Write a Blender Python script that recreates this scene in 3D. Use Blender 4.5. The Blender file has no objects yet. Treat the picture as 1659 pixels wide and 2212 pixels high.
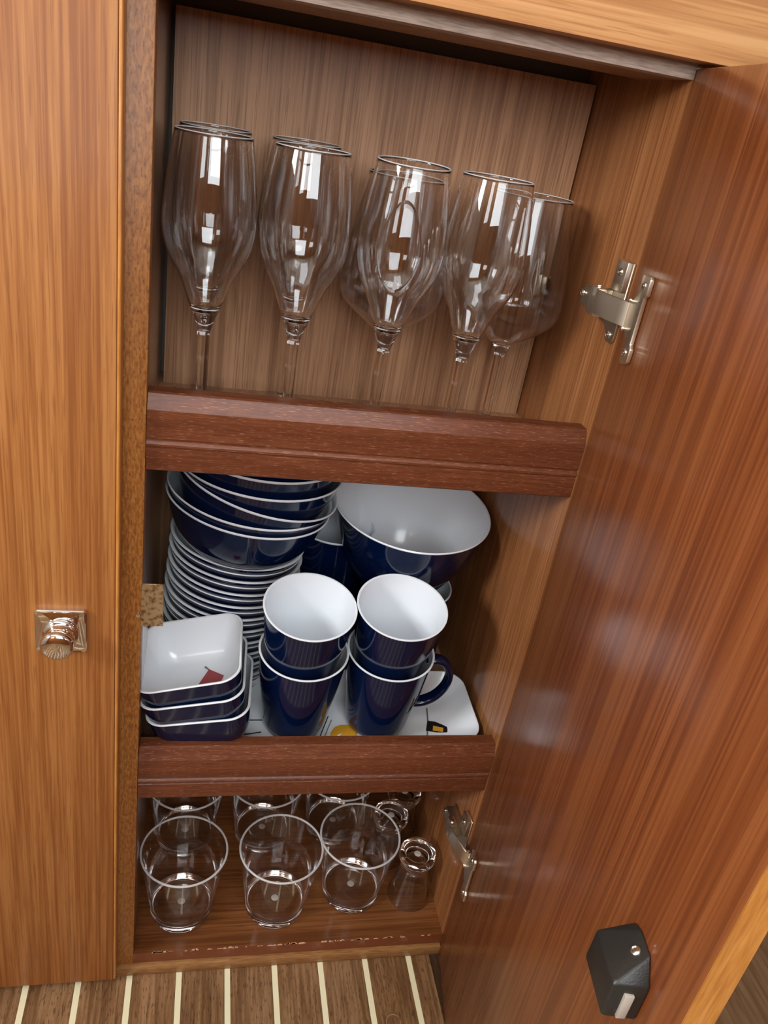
import bpy, bmesh, math, random
from mathutils import Matrix, Vector
R = math.radians
rnd = random.Random(7)
S = bpy.context.scene
COL = S.collection

# ------------------------------------------------------------------ camera
CAM = Vector((0.0430, -0.6043, 0.7567))
yaw, pitch, roll, FPX = 0.2554, 0.4668, -0.1752, 1734.18
fwd = Vector((math.sin(yaw)*math.cos(pitch), math.cos(yaw)*math.cos(pitch), -math.sin(pitch)))
r0 = Vector((math.cos(yaw), -math.sin(yaw), 0)); d0 = fwd.cross(r0)
rt = r0*math.cos(roll) + d0*math.sin(roll); dn = -r0*math.sin(roll) + d0*math.cos(roll)
cd = bpy.data.cameras.new('camera'); cam = bpy.data.objects.new('camera', cd); COL.objects.link(cam)
M3 = Matrix((rt, -dn, -fwd)).transposed()
cam.matrix_world = Matrix.Translation(CAM) @ M3.to_4x4()
cd.sensor_fit = 'VERTICAL'; cd.sensor_height = 36.0; cd.lens = FPX/2212*36.0
cd.clip_start = 0.01
S.camera = cam

# ------------------------------------------------------------------ world, light, exposure
w = bpy.data.worlds.new('world'); S.world = w; w.use_nodes = True
bg = w.node_tree.nodes['Background']; bg.inputs[0].default_value = (1.0, 0.96, 0.9, 1); bg.inputs[1].default_value = 0.10
S.view_settings.view_transform = 'Standard'; S.view_settings.look = 'None'
cy = S.cycles
cy.max_bounces = 24; cy.transmission_bounces = 24; cy.transparent_max_bounces = 64; cy.glossy_bounces = 8; cy.diffuse_bounces = 5
S.view_settings.exposure = 0.0; S.view_settings.gamma = 1.0; S.view_settings.use_curve_mapping = False

def area(name, loc, target, sx, sy, power, color):
    l = bpy.data.lights.new(name, 'AREA'); l.shape = 'RECTANGLE'; l.size = sx; l.size_y = sy
    l.energy = power; l.color = color
    o = bpy.data.objects.new(name, l); COL.objects.link(o); o.location = loc
    o.rotation_euler = (Vector(target)-Vector(loc)).to_track_quat('-Z', 'Y').to_euler()
    return o
# daylight in the openings of the saloon behind the camera
area('companionway_daylight', (0.20, -1.66, 1.30), (0.20, 0, 1.30), 0.90, 0.80, 22, (0.91, 0.965, 1.0))
area('left_window_daylight', (-1.36, -0.82, 1.22), (0.5, -0.82, 1.22), 0.46, 0.44, 31, (0.96, 0.98, 1.0))
area('hatch_daylight', (-0.25, -1.05, 1.84), (-0.25, -1.05, 0), 0.60, 0.60, 7, (0.95, 0.98, 1.0))
area('portlight_daylight', (-0.75, -1.66, 1.12), (-0.75, 0, 1.12), 0.40, 0.34, 3.2, (0.94, 0.98, 1.0))
area('portlight_daylight', (1.30, -1.66, 1.12), (1.30, 0, 1.12), 0.40, 0.34, 3.2, (0.94, 0.98, 1.0))

# ------------------------------------------------------------------ mesh helpers
def mesh_from_bm(bm, name, smooth=None):
    me = bpy.data.meshes.new(name); bm.normal_update(); bm.to_mesh(me); bm.free()
    if smooth is not None:
        for p in me.polygons: p.use_smooth = True
        me.set_sharp_from_angle(angle=R(smooth))
    return me
def link(name, me, mat, parent=None, loc=(0,0,0), rot=(0,0,0)):
    if mat is not None:
        me.materials.clear()
        for m in (mat if isinstance(mat, (list, tuple)) else [mat]): me.materials.append(m)
    o = bpy.data.objects.new(name, me); COL.objects.link(o)
    o.location = loc; o.rotation_euler = rot
    if parent is not None: o.parent = parent
    return o
def empty(name, loc=(0,0,0), rot=(0,0,0), parent=None):
    o = bpy.data.objects.new(name, None); o.empty_display_size = .02; COL.objects.link(o)
    o.location = loc; o.rotation_euler = rot
    if parent is not None: o.parent = parent
    return o
def tag(o, label=None, cat=None, group=None, kind=None):
    if label: o['label'] = label
    if cat: o['category'] = cat
    if group: o['group'] = group
    if kind: o['kind'] = kind
    return o
def box_bm(x0, x1, y0, y1, z0, z1, bev=0.0, seg=2):
    bm = bmesh.new()
    bmesh.ops.create_cube(bm, size=1)
    for v in bm.verts:
        v.co = Vector((x0+(v.co.x+.5)*(x1-x0), y0+(v.co.y+.5)*(y1-y0), z0+(v.co.z+.5)*(z1-z0)))
    if bev > 0: bmesh.ops.bevel(bm, geom=bm.edges[:], offset=bev, segments=seg, affect='EDGES', profile=.5)
    return bm
def box(name, b, mat, parent=None, bev=0.0, **k):
    return link(name, mesh_from_bm(box_bm(*b, bev=bev), name, 40 if bev else None), mat, parent, **k)
def lathe_bm(prof, n=64):
    bm = bmesh.new(); rings = []
    for r, z in prof:
        if r < 1e-6: rings.append([bm.verts.new((0, 0, z))])
        else: rings.append([bm.verts.new((r*math.cos(2*math.pi*i/n), r*math.sin(2*math.pi*i/n), z)) for i in range(n)])
    for a, b in zip(rings, rings[1:]):
        for i in range(n):
            j = (i+1) % n
            if len(a) == 1 and len(b) == 1: continue
            if len(a) == 1: bm.faces.new((a[0], b[j], b[i]))
            elif len(b) == 1: bm.faces.new((a[i], a[j], b[0]))
            else: bm.faces.new((a[i], a[j], b[j], b[i]))
    return bm
def lathe(name, prof, n=64, sm=50): return mesh_from_bm(lathe_bm(prof, n), name, sm)
def smooth_prof(pts, n=6):
    """Catmull-Rom through profile points"""
    out = []
    for i in range(len(pts)-1):
        p0 = pts[max(i-1, 0)]; p1 = pts[i]; p2 = pts[i+1]; p3 = pts[min(i+2, len(pts)-1)]
        for k in range(n):
            t = k/n
            out.append(tuple(.5*((2*b)+(-a+c)*t+(2*a-5*b+4*c-d)*t*t+(-a+3*b-3*c+d)*t**3) for a, b, c, d in zip(p0, p1, p2, p3)))
    out.append(pts[-1]); return [(max(r, 0), z) for r, z in out]
def rrect(hx, hy, rad, z, nc=9):
    pts = []
    for cx, cy, a0 in ((hx-rad, hy-rad, 0), (-hx+rad, hy-rad, 90), (-hx+rad, -hy+rad, 180), (hx-rad, -hy+rad, 270)):
        for k in range(nc):
            a = R(a0+90*k/(nc-1)); pts.append((cx+rad*math.cos(a), cy+rad*math.sin(a), z))
    return pts
def loft_bm(rings, cap0=False, cap1=False):
    bm = bmesh.new(); vs = [[bm.verts.new(p) for p in r] for r in rings]
    for a, b in zip(vs, vs[1:]):
        n = len(a)
        for i in range(n): bm.faces.new((a[i], a[(i+1) % n], b[(i+1) % n], b[i]))
    if cap0: bm.faces.new(vs[0][::-1])
    if cap1: bm.faces.new(vs[-1])
    return bm
def prism_bm(poly, thick, axis='y', base=0.0):
    """extrude 2-D polygon (a,b): axis y -> (a, base..base+thick, b)"""
    bm = bmesh.new()
    def P(a, b, t):
        return {'y': (a, t, b), 'x': (t, a, b), 'z': (a, b, t)}[axis]
    lo = [bm.verts.new(P(a, b, base)) for a, b in poly]; hi = [bm.verts.new(P(a, b, base+thick)) for a, b in poly]
    n = len(poly)
    for i in range(n): bm.faces.new((lo[i], lo[(i+1) % n], hi[(i+1) % n], hi[i]))
    bm.faces.new(lo[::-1]); bm.faces.new(hi)
    bmesh.ops.recalc_face_normals(bm, faces=bm.faces[:])
    return bm
def bevel_all(bm, off, seg=2):
    bmesh.ops.bevel(bm, geom=bm.edges[:], offset=off, segments=seg, affect='EDGES', profile=.5); return bm
def tube_bm(path, rx, ry=None, n=14, cap=True):
    """sweep an ellipse along a path in its plane (x-z plane path)"""
    bm = bmesh.new(); ry = ry or rx; rings = []
    for i, p in enumerate(path):
        p = Vector(p); t = (Vector(path[min(i+1, len(path)-1)])-Vector(path[max(i-1, 0)])).normalized()
        side = Vector((0, 1, 0)); nrm = t.cross(side).normalized()
        rings.append([bm.verts.new(p+nrm*rx*math.cos(a)+side*ry*math.sin(a)) for a in [2*math.pi*k/n for k in range(n)]])
    for a, b in zip(rings, rings[1:]):
        for i in range(n): bm.faces.new((a[i], a[(i+1) % n], b[(i+1) % n], b[i]))
    if cap: bm.faces.new(rings[0][::-1]); bm.faces.new(rings[-1])
    bmesh.ops.recalc_face_normals(bm, faces=bm.faces[:])
    return bm
def copy_tree(o, parent=None):
    c = o.copy(); COL.objects.link(c)
    if parent is not None: c.parent = parent; c.matrix_parent_inverse = o.matrix_parent_inverse.copy()
    for ch in list(o.children): copy_tree(ch, c)
    return c

# ------------------------------------------------------------------ materials
def nodemat(name):
    m = bpy.data.materials.new(name); m.use_nodes = True
    nt = m.node_tree; return m, nt, nt.nodes['Principled BSDF']
def plain(name, col, rough=.4, metal=0.0, coat=0.0, coat_rough=.05, spec=.5, bump=0.0, bscale=200):
    m, nt, p = nodemat(name)
    p.inputs['Base Color'].default_value = (*col, 1); p.inputs['Roughness'].default_value = rough
    p.inputs['Metallic'].default_value = metal; p.inputs['Coat Weight'].default_value = coat
    p.inputs['Coat Roughness'].default_value = coat_rough; p.inputs['Specular IOR Level'].default_value = spec
    if bump:
        tc = nt.nodes.new('ShaderNodeTexCoord'); nz = nt.nodes.new('ShaderNodeTexNoise'); nz.inputs['Scale'].default_value = bscale
        nz.inputs['Detail'].default_value = 3
        b = nt.nodes.new('ShaderNodeBump'); b.inputs['Strength'].default_value = bump; b.inputs['Distance'].default_value = .0006
        nt.links.new(tc.outputs['Object'], nz.inputs['Vector']); nt.links.new(nz.outputs['Fac'], b.inputs['Height'])
        nt.links.new(b.outputs['Normal'], p.inputs['Normal'])
    return m
def wood(name, dark, mid, light, axis='z', fine=320, along=7, band=28, pore=(.25, .12, .06), pore_amt=.5,
         pore_fine=700, pore_along=28, rough=.42, coat=.25, coat_rough=.16, bump=.15, vary=0.0, pore_lo=.62, spec=.25):
    m, nt, p = nodemat(name); N, L = nt.nodes, nt.links
    tc = N.new('ShaderNodeTexCoord')
    vec = tc.outputs['Object']
    if vary:
        oi = N.new('ShaderNodeObjectInfo'); va = N.new('ShaderNodeVectorMath'); va.operation = 'ADD'
        cx = N.new('ShaderNodeCombineXYZ'); mm = N.new('ShaderNodeMath'); mm.operation = 'MULTIPLY'; mm.inputs[1].default_value = 9.0
        L.new(oi.outputs['Random'], mm.inputs[0])
        for k in range(3): L.new(mm.outputs[0], cx.inputs[k])
        L.new(vec, va.inputs[0]); L.new(cx.outputs[0], va.inputs[1]); vec = va.outputs[0]
    def noise(ac, al, detail=2.0, dist=0.0):
        mp = N.new('ShaderNodeMapping'); s = [ac, ac, ac]; s['xyz'.index(axis)] = al
        mp.inputs['Scale'].default_value = s; L.new(vec, mp.inputs['Vector'])
        nz = N.new('ShaderNodeTexNoise'); nz.inputs['Scale'].default_value = 1.0; nz.inputs['Detail'].default_value = detail
        nz.inputs['Distortion'].default_value = dist; L.new(mp.outputs[0], nz.inputs['Vector']); return nz.outputs['Fac']
    f1 = noise(fine, along, 3, .2); f2 = noise(band, 1.3, 3, .4); f3 = noise(pore_fine, pore_along, 1)
    mx = N.new('ShaderNodeMix'); mx.data_type = 'FLOAT'; mx.inputs[0].default_value = .45
    L.new(f1, mx.inputs[2]); L.new(f2, mx.inputs[3])
    cr = N.new('ShaderNodeValToRGB'); e = cr.color_ramp.elements
    e[0].position = .40; e[0].color = (*dark, 1); e[1].position = .60; e[1].color = (*light, 1)
    q = e.new(.5); q.color = (*mid, 1)
    L.new(mx.outputs[0], cr.inputs[0])
    pr = N.new('ShaderNodeMapRange'); pr.inputs['From Min'].default_value = pore_lo; pr.inputs['From Max'].default_value = pore_lo+.1
    pr.inputs['To Max'].default_value = pore_amt; L.new(f3, pr.inputs['Value'])
    mc = N.new('ShaderNodeMix'); mc.data_type = 'RGBA'; mc.inputs[7].default_value = (*pore, 1)
    L.new(pr.outputs[0], mc.inputs[0]); L.new(cr.outputs[0], mc.inputs[6])
    out = mc.outputs[2]
    if vary:
        hs = N.new('ShaderNodeHueSaturation'); mr = N.new('ShaderNodeMapRange')
        mr.inputs['To Min'].default_value = 1-vary; mr.inputs['To Max'].default_value = 1+vary
        L.new(oi.outputs['Random'], mr.inputs['Value']); L.new(mr.outputs[0], hs.inputs['Value']); L.new(out, hs.inputs['Color']); out = hs.outputs[0]
    L.new(out, p.inputs['Base Color'])
    p.inputs['Roughness'].default_value = rough; p.inputs['Coat Weight'].default_value = coat; p.inputs['Coat Roughness'].default_value = coat_rough; p.inputs['Specular IOR Level'].default_value = spec
    if bump:
        b = N.new('ShaderNodeBump'); b.inputs['Strength'].default_value = bump; b.inputs['Distance'].default_value = .0003
        L.new(f1, b.inputs['Height']); L.new(b.outputs[0], p.inputs['Normal'])
    return m
def thin_glass(name, tint=(.985, .985, .98), f0=.05):
    m = bpy.data.materials.new(name); m.use_nodes = True; nt = m.node_tree; N, L = nt.nodes, nt.links; N.clear()
    out = N.new('ShaderNodeOutputMaterial'); mix = N.new('ShaderNodeMixShader')
    tr = N.new('ShaderNodeBsdfTransparent'); tr.inputs[0].default_value = (*tint, 1)
    gl = N.new('ShaderNodeBsdfGlossy'); gl.inputs['Roughness'].default_value = .015; gl.inputs[0].default_value = (1, 1, 1, 1)
    lw = N.new('ShaderNodeLayerWeight'); lw.inputs[0].default_value = .5
    pw = N.new('ShaderNodeMath'); pw.operation = 'POWER'; pw.inputs[1].default_value = 5.0
    ma = N.new('ShaderNodeMath'); ma.operation = 'MULTIPLY_ADD'; ma.inputs[1].default_value = 1-f0; ma.inputs[2].default_value = f0
    L.new(lw.outputs['Facing'], pw.inputs[0]); L.new(pw.outputs[0], ma.inputs[0]); L.new(ma.outputs[0], mix.inputs[0])
    L.new(tr.outputs[0], mix.inputs[1]); L.new(gl.outputs[0], mix.inputs[2]); L.new(mix.outputs[0], out.inputs[0])
    return m
def solid_glass(name, col=(1, 1, 1), rough=0.0, ior=1.49):
    m, nt, p = nodemat(name); p.inputs['Base Color'].default_value = (*col, 1); p.inputs['Roughness'].default_value = rough
    p.inputs['Transmission Weight'].default_value = 1.0; p.inputs['IOR'].default_value = ior; return m

teak = wood('teak_veneer', (.245, .080, .018), (.325, .120, .030), (.405, .168, .047), 'z', fine=420, along=7, band=70, pore=(.20, .066, .016), pore_amt=.5, pore_fine=800, pore_along=24, pore_lo=.58, coat=.06, rough=.5)
teak_x = wood('teak_veneer_horizontal', (.42, .19, .07), (.53, .262, .102), (.62, .33, .14), 'x', fine=320, along=6, band=60, pore=(.3, .13, .05), pore_amt=.45, pore_fine=600, pore_along=22, coat=.06, rough=.5)
door_wood = wood('mahogany_door_veneer', (.155, .040, .0105), (.212, .060, .0155), (.268, .086, .025), 'z', fine=330, along=3.5, band=60, pore=(.15, .036, .010), pore_amt=.45, pore_fine=700, pore_along=14, rough=.5, coat=1.0, coat_rough=.22, spec=.2)
inner = wood('locker_veneer', (.265, .132, .068), (.345, .178, .094), (.425, .228, .122), 'z', fine=450, along=6, band=80, pore=(.16, .072, .034), pore_amt=.55, pore_fine=820, pore_along=18, pore_lo=.58, rough=.45, coat=.12, coat_rough=.22)
inner_side = wood('locker_side_veneer', (.22, .078, .024), (.30, .114, .038), (.38, .158, .058), 'z', fine=420, along=4, band=60, pore=(.14, .045, .015), pore_amt=.5, pore_fine=800, pore_along=18, rough=.45, coat=.4, coat_rough=.12)
side_gloss = wood('glossy_side_laminate', (.20, .10, .055), (.24, .122, .068), (.28, .145, .08), 'z', fine=60, along=3, pore_amt=.1, rough=.3, coat=.8, coat_rough=.1, bump=.03)
stile_w = wood('mahogany_stile', (.20, .068, .013), (.30, .112, .023), (.38, .155, .038), 'z', fine=520, along=140, band=60, pore=(.09, .027, .007), pore_amt=.6, pore_fine=800, pore_along=260, pore_lo=.58, rough=.45, coat=.15, coat_rough=.25)
lip_w = wood('mahogany_lip', (.098, .026, .0095), (.124, .035, .013), (.155, .046, .018), 'x', fine=700, along=40, band=60, pore=(.36, .17, .095), pore_amt=.6, pore_fine=1700, pore_along=130, rough=.42, coat=.14, coat_rough=.25, pore_lo=.62)
board_w = wood('bottom_board_wood', (.115, .036, .0095), (.165, .056, .0155), (.215, .080, .024), 'x', fine=300, along=8, band=50, pore=(.05, .015, .005), pore_amt=.5, rough=.4, coat=.2, coat_rough=.15)
edge_w = plain('board_front_edge', (.17, .046, .015), .4, coat=.2, bump=.3)
chip_w = plain('bare_wood_chip', (.62, .34, .2), .7)
band_w = wood('edge_banding', (.40, .15, .03), (.49, .20, .042), (.56, .25, .065), 'z', fine=300, along=30, pore_amt=.3, rough=.4)
rail_w = wood('raw_rail_edge', (.30, .225, .18), (.40, .315, .26), (.50, .41, .35), 'x', fine=700, along=60, band=90, pore=(.12, .085, .065), pore_amt=.5, rough=.6, coat=.0)
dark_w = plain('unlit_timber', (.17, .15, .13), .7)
ply = wood('trim_strip_wood', (.20, .085, .025), (.27, .125, .042), (.34, .17, .06), 'x', fine=500, along=60, rough=.4)
sole = wood('teak_sole', (.155, .076, .031), (.235, .122, .054), (.33, .182, .088), 'y', fine=300, along=16, band=44, pore=(.07, .03, .011), pore_amt=.65, pore_fine=700, pore_along=110, rough=.42, coat=.15, coat_rough=.2, vary=.12, pore_lo=.58)
sole_l = wood('plain_sole', (.22, .115, .052), (.29, .155, .075), (.36, .2, .1), 'y', fine=300, along=16, band=44, rough=.45, coat=.1)
holly = plain('holly_strip', (.86, .79, .52), .4, coat=.2)
blue = plain('navy_melamine', (.0013, .0060, .032), .10, coat=.0, spec=.5)
white = plain('white_melamine', (.815, .85, .89), .2, coat=.25, coat_rough=.04)
red_p = plain('red_print', (.34, .035, .04), .3); black_p = plain('black_print', (.012, .012, .014), .3)
yel_p = plain('yellow_print', (.72, .36, .03), .3); grey_p = plain('grey_print', (.16, .15, .13), .3)
nickel = plain('nickel_steel', (.80, .73, .60), .34, 1.0); nickel_d = plain('dull_nickel', (.56, .50, .40), .40, 1.0)
chrome = plain('chrome', (.82, .80, .78), .06, 1.0)
screw_m = plain('screw_steel', (.75, .71, .64), .22, 1.0, bump=.0)
rust = bpy.data.materials.new('patinated_brass')
rust, nt_, p_ = nodemat('patinated_brass')
p_.inputs['Metallic'].default_value = .75; p_.inputs['Roughness'].default_value = .42
_tc = nt_.nodes.new('ShaderNodeTexCoord'); _nz = nt_.nodes.new('ShaderNodeTexNoise'); _nz.inputs['Scale'].default_value = 260; _nz.inputs['Detail'].default_value = 6
_cr = nt_.nodes.new('ShaderNodeValToRGB'); _e = _cr.color_ramp.elements
_e[0].position = .35; _e[0].color = (.24, .12, .05, 1); _e[1].position = .52; _e[1].color = (.50, .38, .22, 1)
nt_.links.new(_tc.outputs['Object'], _nz.inputs['Vector']); nt_.links.new(_nz.outputs['Fac'], _cr.inputs[0]); nt_.links.new(_cr.outputs[0], p_.inputs['Base Color'])
black = plain('black_plastic', (.022, .021, .019), .38, bump=.25, bscale=900)
bolt_m = plain('pale_bolt', (.45, .40, .34), .4)
glass_t = thin_glass('thin_glass', (.965, .96, .955), .065)
rim_m = solid_glass('whitened_rim', (1, 1, 1), .35, 1.45)  # white mixed in stands in for the bright specular line on tumbler rims
rim_m.node_tree.nodes['Principled BSDF'].inputs['Transmission Weight'].default_value = .6
rim_c = solid_glass('fine_rim', (1, 1, 1), .3, 1.45)  # stemware rims, their light line likewise whitened into the material
rim_c.node_tree.nodes['Principled BSDF'].inputs['Transmission Weight'].default_value = .55
glass_s = solid_glass('solid_glass')
acrylic = solid_glass('clear_acrylic', (.99, .99, .985))
frost = plain('moulding_mark', (.55, .5, .46), .5)
cream = plain('cream_lining', (.72, .69, .62), .6); rubber = plain('window_frame_alu', (.5, .5, .5), .4, .8)

# ------------------------------------------------------------------ setting
W, D1, D2 = .37, .164, .272
ZB, ZU, ZL, FL = -.146, .484, .1175, -.178
floor = box('floor', (-1.36, 1.6, -1.65, .03, FL-.03, FL-.0012), sole); tag(floor, kind='structure')
sx = [-.1142+.0555*k for k in range(-6, 9)]
pm = mesh_from_bm(box_bm(-.0243, .0243, -.81, .81, -.003, 0, bev=.0004, seg=1), 'plank')
hm = mesh_from_bm(box_bm(-.0033, .0033, -.81, .81, -.003, -.0001), 'holly_strip')
for k, x in enumerate(sx):
    link('holly_strip', hm, holly, floor, (x, -.81, FL))
    link('plank', pm, sole, floor, (x+.02775, -.81, FL))
for x0, x1 in ((.3566, .62), (.6208, .95), (.9508, 1.5)): box('floor_board', (x0, x1, -1.62, 0, FL-.003, FL), sole_l, floor)
def wall_with_holes(name, axis, pos, a0, a1, z0, z1, holes, mat, th=.06):
    bm = bmesh.new(); xs = sorted({a0, a1, *[h[0] for h in holes], *[h[1] for h in holes]}); zs = sorted({z0, z1, *[h[2] for h in holes], *[h[3] for h in holes]})
    for i in range(len(xs)-1):
        for j in range(len(zs)-1):
            cx, cz = (xs[i]+xs[i+1])/2, (zs[j]+zs[j+1])/2
            if any(h[0] < cx < h[1] and h[2] < cz < h[3] for h in holes): continue
            b = (xs[i], xs[i+1], pos-th, pos, zs[j], zs[j+1]) if axis == 'y' else (pos-th, pos, xs[i], xs[i+1], zs[j], zs[j+1])
            t = box_bm(*b); me = bpy.data.meshes.new('t'); t.to_mesh(me); t.free(); bm.from_mesh(me); bpy.data.meshes.remove(me)
    o = link(name, mesh_from_bm(bm, name), mat); return tag(o, kind='structure')
wall_with_holes('wall_back', 'y', -1.59, -1.36, 1.6, FL, 1.86, [(-.25, .65, .90, 1.70), (-.95, -.55, .95, 1.29), (1.10, 1.50, .95, 1.29)], teak)
wall_with_holes('wall_left', 'x', -1.3, -1.65, -.03, FL, 1.86, [(-1.05, -.59, 1.0, 1.44)], cream)
bm = bmesh.new()
for b in ((-1.36, 1.6, -1.65, -1.35), (-1.36, 1.6, -.75, .05), (-1.36, -.55, -1.35, -.75), (.05, 1.6, -1.35, -.75)):
    t = box_bm(b[0], b[1], b[2], b[3], 1.80, 1.86); me = bpy.data.meshes.new('t'); t.to_mesh(me); t.free(); bm.from_mesh(me); bpy.data.meshes.remove(me)
tag(link('ceiling', mesh_from_bm(bm, 'ceiling'), cream), kind='structure')
fas = box('wall_front', (-.9, 1.2, -.022, -.002, .8145, 1.20), teak_x, bev=.001); tag(fas, kind='structure')

# ------------------------------------------------------------------ locker (cabinet)
loc = empty('cabinet', (W/2, .01, FL)); tag(loc, 'open teak locker with three shelves of glasses and blue dishes, door swung open at right', 'cabinet')
def P(o):   # keep world placement under the locker empty
    o.parent = loc; o.matrix_parent_inverse = Matrix.Translation(loc.location).inverted(); return o
def part(name, b, mat, bev=0.0): return P(box(name, b, mat, None, bev))
part('face_stile', (-.060, 0, .0, .019, FL, .83), stile_w, .0008)
part('face_stile', (W, W+.05, .0005, .019, FL, .83), inner_side)
part('top_rail', (-.001, W+.001, 0, .021, .8042, .86), rail_w, .0006)
part('side_panel', (-.013, 0, .0191, D2+.01, FL, .83), side_gloss)
part('side_panel', (W, W+.013, .0191, D2+.01, FL, .83), inner_side)
part('back_panel', (.0035, W-.0015, D1, D1+.006, .4842, .7985), inner)
part('back_panel', (0, W, D2, D2+.006, ZB-.001, ZU-.018), inner)
part('ceiling_board', (0, W, .021, .088, .8042, .83), inner)
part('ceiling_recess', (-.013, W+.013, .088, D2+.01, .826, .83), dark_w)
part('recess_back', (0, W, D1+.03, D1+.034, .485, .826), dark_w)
part('bottom_board', (0, W, 0.0012, D2, ZB-.016, ZB), board_w)
part('board_edge', (0, W, -.0003, .0011, ZB-.016, ZB+.0001), edge_w)
part('threshold_strip', (-.022, W, -.006, .004, FL+.0005, ZB-.0165), ply, .0015)
# chips of bare wood along the front edge of the bottom board
bm = bmesh.new()
for k in range(70):
    x = rnd.uniform(.015, .36); ww = rnd.uniform(.0008, .006)*(1 if rnd.random() < .7 else 1.8); h = rnd.uniform(.0004, .0013); y0 = -.0006; d = rnd.uniform(.0004, .002)
    if rnd.random() < .12:
        z = rnd.uniform(ZB-.014, ZB-.003); pts = [(x, -.0006, z), (x+ww*.4, -.0006, z+.0004), (x+ww*.3, -.0006, z+h)]
        bm.faces.new([bm.verts.new(q) for q in pts])
    else:
        a = [(x, y0, ZB-h), (x+ww, y0, ZB-h*rnd.uniform(.3, 1)), (x+ww, y0, ZB+.0003), (x, y0, ZB+.0003)]
        c = [(x, y0, ZB+.0003), (x+ww, y0, ZB+.0003), (x+ww*.8, y0+d, ZB+.0003), (x+ww*.3, y0+d*rnd.uniform(.5, 1.2), ZB+.0003)]
        bm.faces.new([bm.verts.new(q) for q in a]); bm.faces.new([bm.verts.new(q) for q in c])
o = P(link('paint_chip', mesh_from_bm(bm, 'paint_chip'), chip_w)); tag(o, 'pale chipped wood along the front edge', kind='stuff')
# shelves with moulded mahogany lips
prof = [(.019, .065), (.007, .065), (.0052, .0640), (.0008, .0535), (0, .0520), (0, .0285), (.0022, .0275), (.0022, .0266), (.0008, .0255),
        (-.0002, .0235), (0, .0215), (.0016, .0205), (.0016, .0198), (.0006, .0190), (.0006, .0012), (.0018, 0), (.019, 0)]
for zb in (.467, .1003):
    sh = part('shelf', (0, W, .0192, D2 if zb < .4 else D2, zb, zb+.0172), inner)
    bm = bmesh.new(); a = [bm.verts.new((0.0004, y, zb+z)) for y, z in prof]; b = [bm.verts.new((W-.0004, y, zb+z)) for y, z in prof]
    n = len(prof)
    for i in range(n): bm.faces.new((a[i], a[(i+1) % n], b[(i+1) % n], b[i]))
    bm.faces.new(a[::-1]); bm.faces.new(b); bmesh.ops.recalc_face_normals(bm, faces=bm.faces[:])
    lip = link('shelf_lip', mesh_from_bm(bm, 'shelf_lip', 28), lip_w); lip.parent = sh
    lip.matrix_parent_inverse = (loc.matrix_basis @ sh.matrix_parent_inverse).inverted()
# strike plate on the left stile
sp = P(link('strike_plate', mesh_from_bm(bevel_all(prism_bm([(-.0006, .3142), (.0185, .3150), (.0180, .3592), (-.0006, .3592)], .0016, 'y', -.0012), .0003, 1), 'strike_plate', 40), rust))
tag(sp, 'patinated brass strike plate')
o = P(link('strike_screw', lathe('strike_screw', [(0, .0016), (.002, .0012), (.0026, 0), (0, 0)], 12), screw_m)); o.location = (-.0030, 0, .326); o.rotation_euler = (R(90), 0, 0)
o.matrix_parent_inverse = Matrix.Translation(loc.location).inverted()

# ------------------------------------------------------------------ open door, hinged on the right
PHI = 1.7221
DW, DZ0, DZ1 = .392, -.176, .8115
door = box('door', (0.0005, DW, 0.0003, .018, DZ0, DZ1), door_wood, None, .0006); P(door)
door.location = (W, -.0012, 0); door.rotation_euler = (0, 0, -PHI); tag(door, 'open reddish door seen from inside')
def D(o): o.parent = door; return o
D(box('edge_band', (DW, DW+.0012, .0005, .0178, DZ0, DZ1), band_w))
def screw_mesh():
    bm = lathe_bm([(0, .0012), (.0012, .0012), (.0014, .0007), (.0022, .0013), (.0031, .0008), (.0034, 0), (0, 0)], 20)
    return mesh_from_bm(bm, 'screw', 40)
scm = screw_mesh()
def screw(parent, pos, rot, name='screw'): return link(name, scm, screw_m, parent, pos, rot)
INW = (R(90), 0, 0)     # local +z -> -y (into the cabinet side of the door)
def door_plate(zc, flip=1):
    pts = [(.0245, .033), (.040, .0345), (.0425, .032), (.0425, .020), (.039, .018), (.039, -.018), (.0425, -.021), (.0425, -.031), (.040, -.0335), (.0285, -.036), (.026, -.033),
           (.026, -.018), (.016, -.010), (.013, -.004), (.013, .004), (.018, .012), (.0245, .017)]
    bm = bevel_all(prism_bm([(s, zc+z*flip) for s, z in pts], .0034, 'y', -.0036), .0006, 2)
    D(link('hinge_plate', mesh_from_bm(bm, 'hinge_plate', 40), nickel))
    for z in (.026, -.026): D(screw(None, (.0335, -.0036, zc+z*flip), INW, 'hinge_screw'))
def wp(s, off, z):      # world point -> from door coordinates
    c, q = math.cos(-PHI), math.sin(-PHI); return Vector((W+s*c+off*q, -.0012+s*q-off*c, z))
door_plate(.6385)
door_plate(.004)
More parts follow.
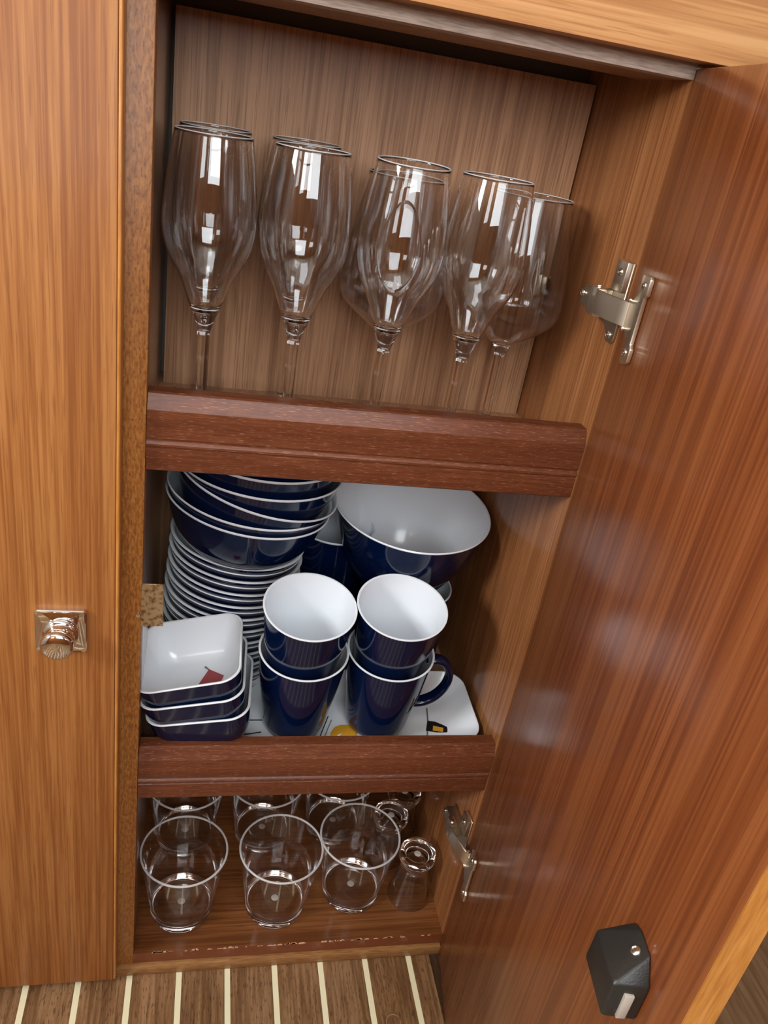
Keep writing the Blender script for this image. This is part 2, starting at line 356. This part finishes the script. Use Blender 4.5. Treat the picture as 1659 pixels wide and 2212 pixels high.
# ---- wall side of the hinges
def hinge_mount(zc, name='hinge_mount'):
    h = empty(name, (W, .02, zc)); P(h)
    return h
def hm_part(h, nm, bm, mat, sm=40):
    o = link(nm, mesh_from_bm(bm, nm, sm), mat, h); return o
def build_mount(zc):
    h = hinge_mount(zc)
    # cross shaped base plate on the side panel (local: y along depth, z up, -x off the wall)
    cross = [(-.018, .036), (.000, .036), (.002, .034), (.002, .013), (.020, .008), (.036, .008), (.038, .006), (.038, -.008), (.036, -.010), (.020, -.010), (.000, -.022), (-.004, -.030), (-.014, -.030), (-.018, -.026)]
    hm_part(h, 'base_plate', bevel_all(prism_bm(cross, -.0022, 'x', -.0002), .0005, 1), nickel_d)
    hm_part(h, 'raised_tab', bevel_all(box_bm(-.0075, -.0022, -.0175, .0005, .012, .036), .0008, 2), nickel)
    # arm channel
    hm_part(h, 'arm', bevel_all(prism_bm([(.004, .010), (.034, .007), (.036, -.009), (.004, -.011)], -.0125, 'x', -.0022), .0012, 2), nickel_d)
    hm_part(h, 'arm_cap', bevel_all(box_bm(-.0175, -.0095, .000, .016, -.0125, .0105), .0014, 2), nickel)
    for y, z, x in ((-.0085, .027, -.0075), (-.008, -.024, -.0024), (.033, 0, -.015)):
        link('screw', scm, screw_m, h, (x, y, z), (0, R(-90), 0))
    # strap from the arm to the plate on the door
    a = Vector((-.0165, .004, 0)); b = wp(.0165, .0045, zc)-Vector((W, .02, zc))
    m = (a+b)/2+Vector((-.0022, -.0015, 0))
    bm = bmesh.new(); rows = []
    pts = [a+Vector((.004, .004, 0)), a, a*.72+m*.28+Vector((-.001, -.0005, 0)), m, b*.6+m*.4+Vector((-.0008, 0, 0)), b, b+Vector((.003, -.001, 0))]
    for i, q in enumerate(pts):
        t = (pts[min(i+1, len(pts)-1)]-pts[max(i-1, 0)]).normalized(); nn = Vector((t.y, -t.x, 0))
        rows.append([bm.verts.new(q+Vector((0, 0, zz))+nn*o) for zz, o in ((-.0098, .001), (.0098, .001), (.0098, -.001), (-.0098, -.001))])
    for r1, r2 in zip(rows, rows[1:]):
        for i in range(4): bm.faces.new((r1[i], r1[(i+1) % 4], r2[(i+1) % 4], r2[i]))
    bm.faces.new(rows[0][::-1]); bm.faces.new(rows[-1]); bmesh.ops.recalc_face_normals(bm, faces=bm.faces[:])
    hm_part(h, 'strap', bevel_all(bm, .0004, 1), nickel, 30)
    for z in (.0112, -.0112):
        hm_part(h, 'pivot', tube_pin(a+Vector((.002, .003, z)), .0022, .003), screw_m)
        hm_part(h, 'pivot', tube_pin(b+Vector((0, 0, z)), .0022, .003), screw_m)
    return h
def tube_pin(c, r, hgt):
    bm = lathe_bm([(0, -hgt/2), (r*.8, -hgt/2), (r, -hgt*.3), (r, hgt*.3), (r*.8, hgt/2), (0, hgt/2)], 14)
    bmesh.ops.translate(bm, verts=bm.verts[:], vec=c); return bm
build_mount(.6385); build_mount(.012)
# ---- black spring latch on the door
lt = [(.3245, 0, .2950), (.3612, 0, .2950), (.3612, 0, .3250), (.3500, 0, .3390), (.3335, 0, .3390), (.3245, 0, .3350),
      (.3222, -.0215, .2955), (.3602, -.0215, .2955), (.3590, -.0215, .3240), (.3228, -.0215, .3225)]
bm = bmesh.new(); [bm.verts.new(q) for q in lt]; bmesh.ops.convex_hull(bm, input=bm.verts[:])
bmesh.ops.dissolve_limit(bm, angle_limit=R(2), verts=bm.verts[:], edges=bm.edges[:])
bevel_all(bm, .0014, 3)
la = D(link('latch', mesh_from_bm(bm, 'latch', 40), black)); tag(la, 'black plastic push latch')
D(box('latch_bolt', (.3590, .3625, -.0135, -.0075, .2975, .3185), bolt_m, None, .0005))
D(link('latch_screw', scm, screw_m, None, (.3440, -.0065, .3347), (R(34), 0, 0)))

# ------------------------------------------------------------------ neighbouring closed door on the left
nb = empty('cabinet', (-.30, .0, FL)); tag(nb, 'closed light teak locker with square chrome push knob, left of the open one', 'cabinet')
NI = Matrix.Translation(nb.location).inverted()
def NP(o): o.parent = nb; o.matrix_parent_inverse = NI; return o
cd_ = NP(box('door', (-.56, -.0202, -.0200, -.0012, -.1600, .811), teak, None, .0008))
eb = link('edge_band', mesh_from_bm(box_bm(-.0202, -.0172, -.0196, -.0012, -.1600, .811, bev=.0012), 'edge_band', 50), band_w); NP(eb)
NP(box('side_panel', (-.57, -.556, .0, .27, FL, .811), inner_side)); NP(box('face_frame', (-.57, -.061, .0, .019, FL, .811), stile_w))
kx, kz = -.0625, .3245
def kpart(nm, me, mat): o = link(nm, me, mat, None, (kx, -.02, kz), (R(90), 0, 0)); NP(o); return o
rings = [rrect(.0205, .0213, .0035, 0), rrect(.0205, .0213, .0035, .0045), rrect(.0198, .0206, .003, .0055), rrect(.0185, .0193, .003, .0052), rrect(.011, .011, .0105, .0082)]
kpart('knob_plate', mesh_from_bm(loft_bm(rings, True, True), 'knob_plate', 25), chrome)
kpart('knob', lathe('knob', smooth_prof([(.0138, .0075), (.0146, .009), (.0138, .0105), (.0118, .0125), (.0110, .0165), (.0118, .0195), (.0132, .022), (.0134, .0245), (.0120, .0272), (.0075, .0292), (0, .030)], 5), 48, 60), chrome)

# ------------------------------------------------------------------ stemware on the top shelf
def rim_mesh(r, z, t, n=80):
    return lathe('rim', [(r+t*math.cos(a), z+t*math.sin(a)) for a in [2*math.pi*k/10 for k in range(11)]], n, 80)
def champagne(x, y, label, tilt=(0, 0)):
    t = empty('champagne_glass', (x, y, ZU+.0003+(.0014 if tilt[0] else 0)), (R(tilt[0]), R(tilt[1]), 0)); tag(t, label, 'glass', 'tulip champagne glasses on the top shelf')
    link('foot', CH['foot'], glass_s, t); link('stem', CH['stem'], glass_s, t); link('bowl', CH['bowl'], glass_s, t); link('rim', CH['rim'], rim_c, t); return t
foot_p = [(0, 0), (.034, 0), (.0352, .0004), (.0355, .001), (.0350, .0016), (.022, .0028), (.0105, .0048), (.0058, .0075)]
CH = {}
CH['foot'] = lathe('foot', foot_p+[(0, .0075)], 72, 60)
CH['stem'] = lathe('stem', smooth_prof([(.0056, .0072), (.0054, .0105), (.0048, .0118), (.0047, .014), (.0045, .04), (.0045, .07), (.0048, .080), (.0063, .0885), (.0104, .1005)], 5)+[(.0096, .1022), (.006, .1012), (0, .1000)], 40, 60)
outp = smooth_prof([(.0105, .1005), (.0205, .1265), (.0290, .1420), (.0338, .1545), (.0356, .165), (.0354, .177), (.0337, .197), (.0309, .218), (.0286, .2325)], 6)
CH['bowl'] = lathe('bowl', outp+[(.0282, .2331), (.0277, .2325)]+[(max(r-.0010, .002), z) for r, z in outp[::-1]][1:-2]+[(.0092, .1028), (.005, .1018), (0, .1012)], 72, 60)
CH['rim'] = rim_mesh(.02815, .2331, .00045)
WG = {}
wfp = [(r*1.03, z) for r, z in foot_p]
WG['foot'] = lathe('foot', wfp+[(0, .0075)], 72, 60)
WG['stem'] = lathe('stem', smooth_prof([(.0058, .0072), (.0056, .0115), (.0048, .0128), (.0047, .015), (.0044, .035), (.0044, .060), (.0047, .072), (.0060, .080), (.0095, .086)], 5)+[(.0085, .0873), (0, .0862)], 40, 60)
wout = smooth_prof([(.0095, .086), (.020, .0930), (.034, .1035), (.0430, .1120), (.0466, .1210), (.0470, .1310), (.0452, .150), (.0413, .180), (.0370, .205), (.0343, .2195)], 6)
WG['bowl'] = lathe('bowl', wout+[(.0341, .2201), (.0336, .2195)]+[(max(r-.0010, .002), z) for r, z in wout[::-1]][1:-2]+[(.0085, .0880), (0, .0868)], 72, 60)
WG['rim'] = rim_mesh(.03405, .2201, .00045)
def wine(x, y, label):
    t = empty('wine_glass', (x, y, ZU+.0003)); tag(t, label, 'glass', 'wide wine glasses at the back of the top shelf')
    link('foot', WG['foot'], glass_s, t); link('stem', WG['stem'], glass_s, t); link('bowl', WG['bowl'], glass_s, t); link('rim', WG['rim'], rim_c, t); return t
YF, YB = .0555, .1268
champagne(.0392, YF, 'leftmost front tulip champagne glass on the top shelf, beside the left stile')
champagne(.1125, YF, 'second front champagne glass from the left on the top shelf')
champagne(.1890, YF, 'third front champagne glass from the left, its rim clear against the back panel', (2.2, 0))
champagne(.2605, YF, 'rightmost front champagne glass on the top shelf, overlapping the wide wine glass')
champagne(.0400, YB, 'champagne glass at the back left, hidden behind the leftmost front glass')
champagne(.1140, YB, 'champagne glass in the back row behind the second front glass')
wine(.2020, YB-.010, 'wide bowled wine glass behind the third champagne glass, middle of the back row')
wine(.3170, YB-.010, 'wide bowled wine glass in the back right corner of the top shelf')

# ------------------------------------------------------------------ blue melamine dishes
def ringrep(prof_out, prof_rim_in, name, n=72):
    return lathe(name+'_shell', prof_out, n, 45), lathe(name+'_lining', prof_rim_in, n, 50)
def dish(name, meshes, mlabel, cat, group, loc, rot=(0, 0, 0)):
    t = empty(name, loc, rot); tag(t, mlabel, cat, group)
    link('shell', meshes[0], blue, t); link('lining', meshes[1], white, t); return t
def plate_meshes(r, nm, th):
    k = r/.074
    o = [(0, .0058), (.040*k, .0058), (.0415*k, 0), (.0445*k, 0), (.046*k, .0058), (.058*k, .0066), (.0655*k, .0088), (.0700*k, .0128), (.0726*k, .0176), (.0738*k, .0208)]
    i = [(.0738*k, .0208), (.0740*k, .0211), (.0739*k, .0216), (.0736*k, .0219), (.0740*k-th*.6, .0221), (.0740*k-th, .0214), (.0740*k-th-.0012, .0180), (.0680*k-th*.6, .0138), (.0630*k-th*.5, .0106), (.056*k, .0084), (0, .0078)]
    return ringrep(o, i, nm)
PL = plate_meshes(.0745, 'wide', .0044); PS = plate_meshes(.0720, 'small', .0011)
ords = ['topmost', 'second', 'third', 'fourth', 'fifth', 'sixth', 'seventh', 'eighth', 'ninth', 'tenth', 'eleventh']
NPL = 22; zz = ZL; xc, yc = .0780, .184
plates = []
for k in range(NPL):
    f = k/(NPL-1); tilt = 6.5*min(1, f*1.25)
    plates.append((xc+.0085*f, yc-.002*f, zz, tilt, k)); zz += .0081
for x, y, z, tilt, k in plates:
    big = (k % 2 == 1); idx = (NPL-1-k)//2
    if big: lab = f'broad-rimmed navy plate, {ords[idx]} of its kind from the top of the stack'
    else: lab = f'thin-edged smaller navy plate, {ords[idx]} of its kind from the top of the stack'
    dish('plate', PL if big else PS, lab, 'plate', 'navy plates in the tall stack', (x, y, z+.0004), (R(0), R(tilt), 0))
# soup bowls
r = .0865
bo = smooth_prof([(.047, .004), (.058, .010), (.070, .024), (.0785, .042), (.0848, .0625)], 5)
BO = [(0, .004), (.040, .004), (.0415, 0), (.0445, 0)]+bo
BI = [(.0848, .0625), (.0864, .0637), (.0866, .0647), (.0857, .0656), (.0843, .0650)]+smooth_prof([(.0843, .0650), (.0765, .0430), (.0680, .0255), (.056, .0128), (.044, .0078), (0, .0072)], 5)[1:]
BM = ringrep(BO, BI, 'bowl')
topz = plates[-1][2]+.0165
bl = [(.0880, .158, topz+.0005, 6.5, 'lowest navy bowl of the leaning stack, resting on the plates'),
      (.0885, .158, topz+.0100, 6.8, 'second navy bowl from the bottom of the leaning bowl stack'),
      (.0880, .157, topz+.0262, 13.5, 'steeply tilted navy bowl in the middle of the leaning bowl stack'),
      (.0985, .157, topz+.0420, 4.5, 'navy bowl with the second highest visible rim of the leaning stack'),
      (.1005, .157, topz+.0605, 3.5, 'navy bowl with the highest visible rim of the leaning stack'),
      (.1020, .157, topz+.0780, 2.0, 'topmost navy bowl, its rim hidden behind the upper shelf lip')]
for x, y, z, t, lab in bl: dish('bowl', BM, lab, 'bowl', 'navy bowls in the leaning stack', (x, y, z), (R(0), R(t), 0))
# serving bowl
so = smooth_prof([(.0455, .006), (.050, .012), (.0610, .030), (.0730, .055), (.0815, .080), (.0870, .105)], 6)
SBO = [(0, .005), (.040, .005), (.0415, 0), (.0445, 0)]+so
SBI = [(.0870, .105), (.0885, .1062), (.0888, .1072), (.088, .1082), (.0866, .1076)]+smooth_prof([(.0866, .1076), (.0790, .081), (.0705, .056), (.0585, .031), (.044, .0130), (.03, .0095), (0, .0092)], 5)[1:]
SB = ringrep(SBO, SBI, 'serving_bowl', 96)
dish('serving_bowl', SB, 'large navy serving bowl, white inside, tilted forward at right of the middle shelf', 'bowl', None, (.2735, .1765, .2600), (R(6.5), R(1.0), 0))
dish('canister', [lathe('shell', [(0, .006), (.040, .006), (.041, 0), (.044, 0)]+smooth_prof([(.046, .006), (.049, .04), (.051, .10), (.0515, .1420)], 5), 72, 45),
                      lathe('lining', [(.0515, .1420), (.0526, .1430), (.0526, .1440), (.0518, .1450), (.0506, .1442)]+smooth_prof([(.0506, .1442), (.050, .10), (.047, .04), (.044, .012), (0, .009)], 5)[1:], 72, 50)],
     'navy container with white rim underneath the tilted serving bowl', 'container', None, (.2890, .1700, ZL+.0002))
# jug between the bowl stack and the serving bowl
jug = empty('jug', (.2040, .219, ZL+.0002)); tag(jug, 'dark navy jug standing at the back between the bowl stack and serving bowl', 'jug')
link('body', lathe('body', [(0, .003), (.034, .003), (.036, 0)]+smooth_prof([(.038, .002), (.0405, .05), (.0425, .12), (.0450, .187)], 5), 64, 45), blue, jug)
link('lining', lathe('lining', [(.0450, .187), (.0460, .1885), (.0455, .1898), (.0440, .1892)]+smooth_prof([(.0440, .1892), (.0405, .12), (.038, .05), (.034, .01), (0, .008)], 5)[1:], 64, 50), white, jug)

# rectangular tray
TRX, TRY = (.0575+.3645)/2, .0795
TH, TW = (.3645-.0575)/2, .0555
tr = empty('serving_tray', (TRX, TRY, ZL+.0020), (R(3.0), 0, 0)); tag(tr, 'rectangular navy tray with white printed inside, under the mugs on the middle shelf', 'tray')
outer = [rrect(TH-.034, TW-.024, .016, 0), rrect(TH-.032, TW-.022, .017, .002), rrect(TH-.020, TW-.013, .020, .012), rrect(TH-.007, TW-.005, .022, .026), rrect(TH-.0012, TW-.0012, .024, .0368)]
link('shell', mesh_from_bm(loft_bm(outer, True), 'shell', 45), blue, tr)
inn = [rrect(TH-.0012, TW-.0012, .024, .0368), rrect(TH, TW, .025, .0376), rrect(TH-.0004, TW-.0004, .025, .0386), rrect(TH-.0016, TW-.0016, .024, .0388), rrect(TH-.008, TW-.007, .022, .0300), rrect(TH-.018, TW-.014, .020, .0225), rrect(TH-.030, TW-.021, .017, .0185), rrect(TH-.040, TW-.028, .014, .0178)]
link('lining', mesh_from_bm(loft_bm(inn, False, True), 'lining', 50), white, tr)
TZ = .0182
def tprint(nm, pts, mat, z=TZ, base=.0004):
    return link(nm, mesh_from_bm(prism_bm([(x-TRX, y-TRY) for x, y in pts], base, 'z', z), nm), mat, tr)
tprint('flag_print', [(.3085, .0575), (.3135, .0725), (.322, .0712), (.330, .0665), (.3365, .0615), (.3415, .0610), (.3385, .0545), (.331, .0545), (.320, .0548)], black_p)
tprint('flag_patch', [(.3165, .0575), (.3185, .0645), (.3300, .0610), (.3280, .0550)], yel_p, TZ+.0004)
tprint('pole_print', [(.3165, .093), (.3180, .093), (.3148, .0720), (.3082, .0470), (.3068, .0470), (.3132, .0720)], grey_p)
tprint('sail_print', [(.196, .046), (.199, .055), (.204, .063), (.2105, .0665), (.2225, .0665), (.228, .056), (.226, .046)], yel_p)
tprint('sail_mark', [(.2025, .046), (.2065, .0515), (.2110, .0535), (.2085, .0500), (.2110, .046)], white, TZ+.0004)
tprint('line_print', [(.103, .0735), (.103, .0747), (.125, .0747), (.125, .0735)], black_p)
tprint('line_print', [(.1015, .0525), (.1015, .0538), (.110, .0548), (.123, .0572), (.123, .0560), (.110, .0535)], black_p)
tprint('rig_print', [(.1845, .046), (.1856, .046), (.1995, .080), (.1985, .080)], black_p)
tprint('rig_print', [(.1895, .046), (.1905, .046), (.2025, .074), (.2016, .074)], grey_p)

# mugs and beakers
H, RT, RB = .104, .0468, .0335
mo = smooth_prof([(RB, .0035), (RB+.0016, .008), (.0385, .035), (.0428, .068), (.0460, H-.0022)], 6)
MO = [(0, .003), (RB-.006, .003), (RB-.004, 0), (RB-.001, 0)]+mo
MI = [(.0460, H-.0022), (RT, H-.0012), (RT, H-.0004), (RT-.0008, H), (RT-.0022, H-.0006)]+smooth_prof([(RT-.0022, H-.0006), (.0400, .068), (.0358, .035), (.0310, .010), (.026, .0065), (0, .006)], 5)[1:]
MUG = ringrep(MO, MI, 'mug', 80)
hp = [Vector((.0425, 0, .0865)), Vector((.052, 0, .0905)), Vector((.0640, 0, .0850)), Vector((.0715, 0, .0700)), Vector((.0710, 0, .0520)), Vector((.0630, 0, .0360)), Vector((.0500, 0, .0270)), Vector((.0365, 0, .0250))]
hs = []
for i in range(len(hp)-1):
    p0, p1, p2, p3 = hp[max(i-1, 0)], hp[i], hp[i+1], hp[min(i+2, len(hp)-1)]
    for k in range(6):
        t = k/6; hs.append(.5*((2*p1)+(p2-p0)*t+(2*p0-5*p1+4*p2-p3)*t*t+(3*p1-p0-3*p2+p3)*t**3))
hs.append(hp[-1])
HM = mesh_from_bm(tube_bm(hs, .0046, .0072, 16), 'handle', 60)
def mug(name, label, loc, rot, handle=None, cat='mug', group='navy mugs in two stacks of two'):
    t = dish(name, MUG, label, cat, group, loc, rot)
    if handle is not None: link('handle', HM, blue, t, (0, 0, 0), (0, 0, R(handle)))
    return t
ML = mug('mug', 'lower navy mug of the left stack, between the square bowls and the other mugs', (.1578, .0690, .1450), (R(6), R(0), 0), 100)
MR = mug('mug', 'lower navy mug of the right stack, with handle pointing right', (.2500, .0690, .1460), (R(6), R(0), 0), 0)
mug('mug', 'upper navy mug of the left stack, white inside', (.1564, .0682, .2071), (R(11.5), R(0), 0))
mug('mug', 'upper navy mug of the right stack, beside the locker side panel', (.2497, .0682, .2101), (R(11.5), R(0), 0))
# small dark emblem printed on the right mug near its handle
bm = bmesh.new()
for a0, a1, z0, z1 in ((-42, -25, .046, .062), (-39, -30, .062, .068)):
    vs = []
    for a, z in ((a0, z0), (a1, z0), (a1, z1), (a0, z1)):
        rr = .0387+(z-.035)*.13+.0004; vs.append(bm.verts.new((rr*math.cos(R(a)), rr*math.sin(R(a)), z)))
    bm.faces.new(vs)
link('emblem', mesh_from_bm(bm, 'emblem'), black_p, MR)

# square bowls
so_ = [rrect(0.0273, 0.0273, 0.0114, 0.0015), rrect(0.0296, 0.0296, 0.0126, 0.0000), rrect(0.0342, 0.0342, 0.0148, 0.0012), rrect(0.0422, 0.0422, 0.0183, 0.0100), rrect(0.0473, 0.0473, 0.0194, 0.0240), rrect(0.0501, 0.0501, 0.0199, 0.0400), rrect(0.0512, 0.0512, 0.0203, 0.0492)]
si_ = [rrect(0.0512, 0.0512, 0.0203, 0.0492), rrect(0.0518, 0.0518, 0.0205, 0.0500), rrect(0.0518, 0.0518, 0.0205, 0.0506), rrect(0.0511, 0.0511, 0.0199, 0.0513), rrect(0.0495, 0.0495, 0.0191, 0.0508), rrect(0.0483, 0.0483, 0.0188, 0.0400), rrect(0.0454, 0.0454, 0.0180, 0.0240), rrect(0.0401, 0.0401, 0.0171, 0.0110), rrect(0.0325, 0.0325, 0.0137, 0.0046), rrect(0.0228, 0.0228, 0.0114, 0.0034)]
SQM = (mesh_from_bm(loft_bm(so_, True), 'shell', 50), mesh_from_bm(loft_bm(si_, False, True), 'lining', 55))
SQ = [((.0668, .0590, .1465), (R(2), R(-11), R(-5)), 'lowest square navy bowl of the front left stack, leaning on the tray edge'),
      ((.0605, .0575, .1717), (R(3), R(-12.5), R(-4)), 'middle square navy bowl of the front left stack'),
      ((.0560, .0570, .1963), (R(4), R(-14), R(-3)), 'topmost square bowl of the front left stack, red flag printed inside')]
for l, ro, lab in SQ: top = dish('square_bowl', SQM, lab, 'bowl', 'square navy bowls stacked at front left', l, ro)
def sprint(nm, pts, mat, z): return link(nm, mesh_from_bm(prism_bm(pts, .0003, 'z', z), nm), mat, top)
sprint('flag_print', [(-.003, -.004), (.0085, .0205), (.0245, .008), (.020, -.006)], red_p, .0046)
sprint('flag_tip', [(.0078, .0198), (.0030, .0250), (.0048, .0260), (.0092, .0202)], grey_p, .0046)

# ------------------------------------------------------------------ tumblers and shot glasses on the bottom board
HT = .1010
base_p = [(0, .0008), (.026, .0008), (.029, 0), (.0335, 0), (.0352, .0012), (.0362, .0040), (.0366, .0100), (.0372, .0150), (.0360, .0150), (.0345, .0138), (.0330, .0126), (.029, .0118), (.015, .0112), (0, .0110)]
TUB = lathe('base', base_p, 80, 40)
TUW = lathe('wall', [(.0372, .0150), (.0496, HT-.0006), (.0482, HT-.0006), (.0360, .0150)], 80, 40)
TUR = rim_mesh(.0489, HT-.0002, .00125)
MK = lathe('moulding_mark', [(0, .0004), (.0040, .0003), (.0045, 0), (0, 0)], 24)
TLAB = ['leftmost front clear tumbler on the bottom board', 'middle front clear tumbler on the bottom board', 'third front clear tumbler, touching the shot glass beside it',
        'clear tumbler in the back row at far left, under the lower shelf', 'clear tumbler in the back row behind the middle front tumbler', 'clear tumbler in the back row behind the third front tumbler']
for (x, y), lab in zip([(.0504, .0562), (.1632, .0545), (.2612, .0690), (.0504, .1630), (.1520, .1640), (.2500, .1720)], TLAB):
    t = empty('tumbler', (x, y, ZB+.0003)); link('wall', TUW, glass_t, t); link('base', TUB, acrylic, t); link('rim', TUR, rim_m, t); tag(t, lab, 'tumbler', 'clear plastic tumblers on the bottom board')
    link('moulding_mark', MK, frost, t, (0, 0, .0113))
# shot glasses stand upside down: thick base on top
HS = .0800
s_out = smooth_prof([(.0272, 0), (.0268, .004), (.0235, .020), (.0200, .038), (.0180, .052), (.0182, .060), (.0208, .0650), (.0232, .0700), (.0234, .0755)], 5)
s_in = [(.0262, 0), (.0255, .005), (.0222, .021), (.0186, .038), (.0164, .050), (.012, .0560), (0, .0580)]
SHOT = lathe('shot_glass', s_in[::-1]+[(.0267, -.0002)]+s_out+[(.0222, .0790), (.0200, HS), (.0182, .0796), (.0160, .0765), (.0125, .0752), (0, .0750)], 64, 40)
for (x, y), lab in zip([(.3370, .0590), (.3140, .1210), (.3405, .1600)], ['upside down shot glass in front at the right of the bottom board', 'upside down shot glass behind the third front tumbler', 'upside down shot glass farthest back in the right corner']):
    t = link('shot_glass', SHOT, acrylic, None, (x, y, ZB+.0005)); tag(t, lab, 'shot glass', 'upside down shot glasses on the bottom board')
    link('moulding_mark', MK, frost, t, (0, 0, .0751))

# a stray hair curl on the sole
bm = tube_bm([Vector((.0085*math.cos(a), 0, .0085*math.sin(a))) for a in [R(k*16) for k in range(21)]], .00025, None, 6)
bmesh.ops.rotate(bm, verts=bm.verts[:], cent=(0, 0, 0), matrix=Matrix.Rotation(R(90), 3, 'X'))
t = link('thread', mesh_from_bm(bm, 'thread', 60), chip_w, None, (.2965, -.0830, FL+.0004)); tag(t, 'tiny curled pale thread lying on the teak floor', 'thread')
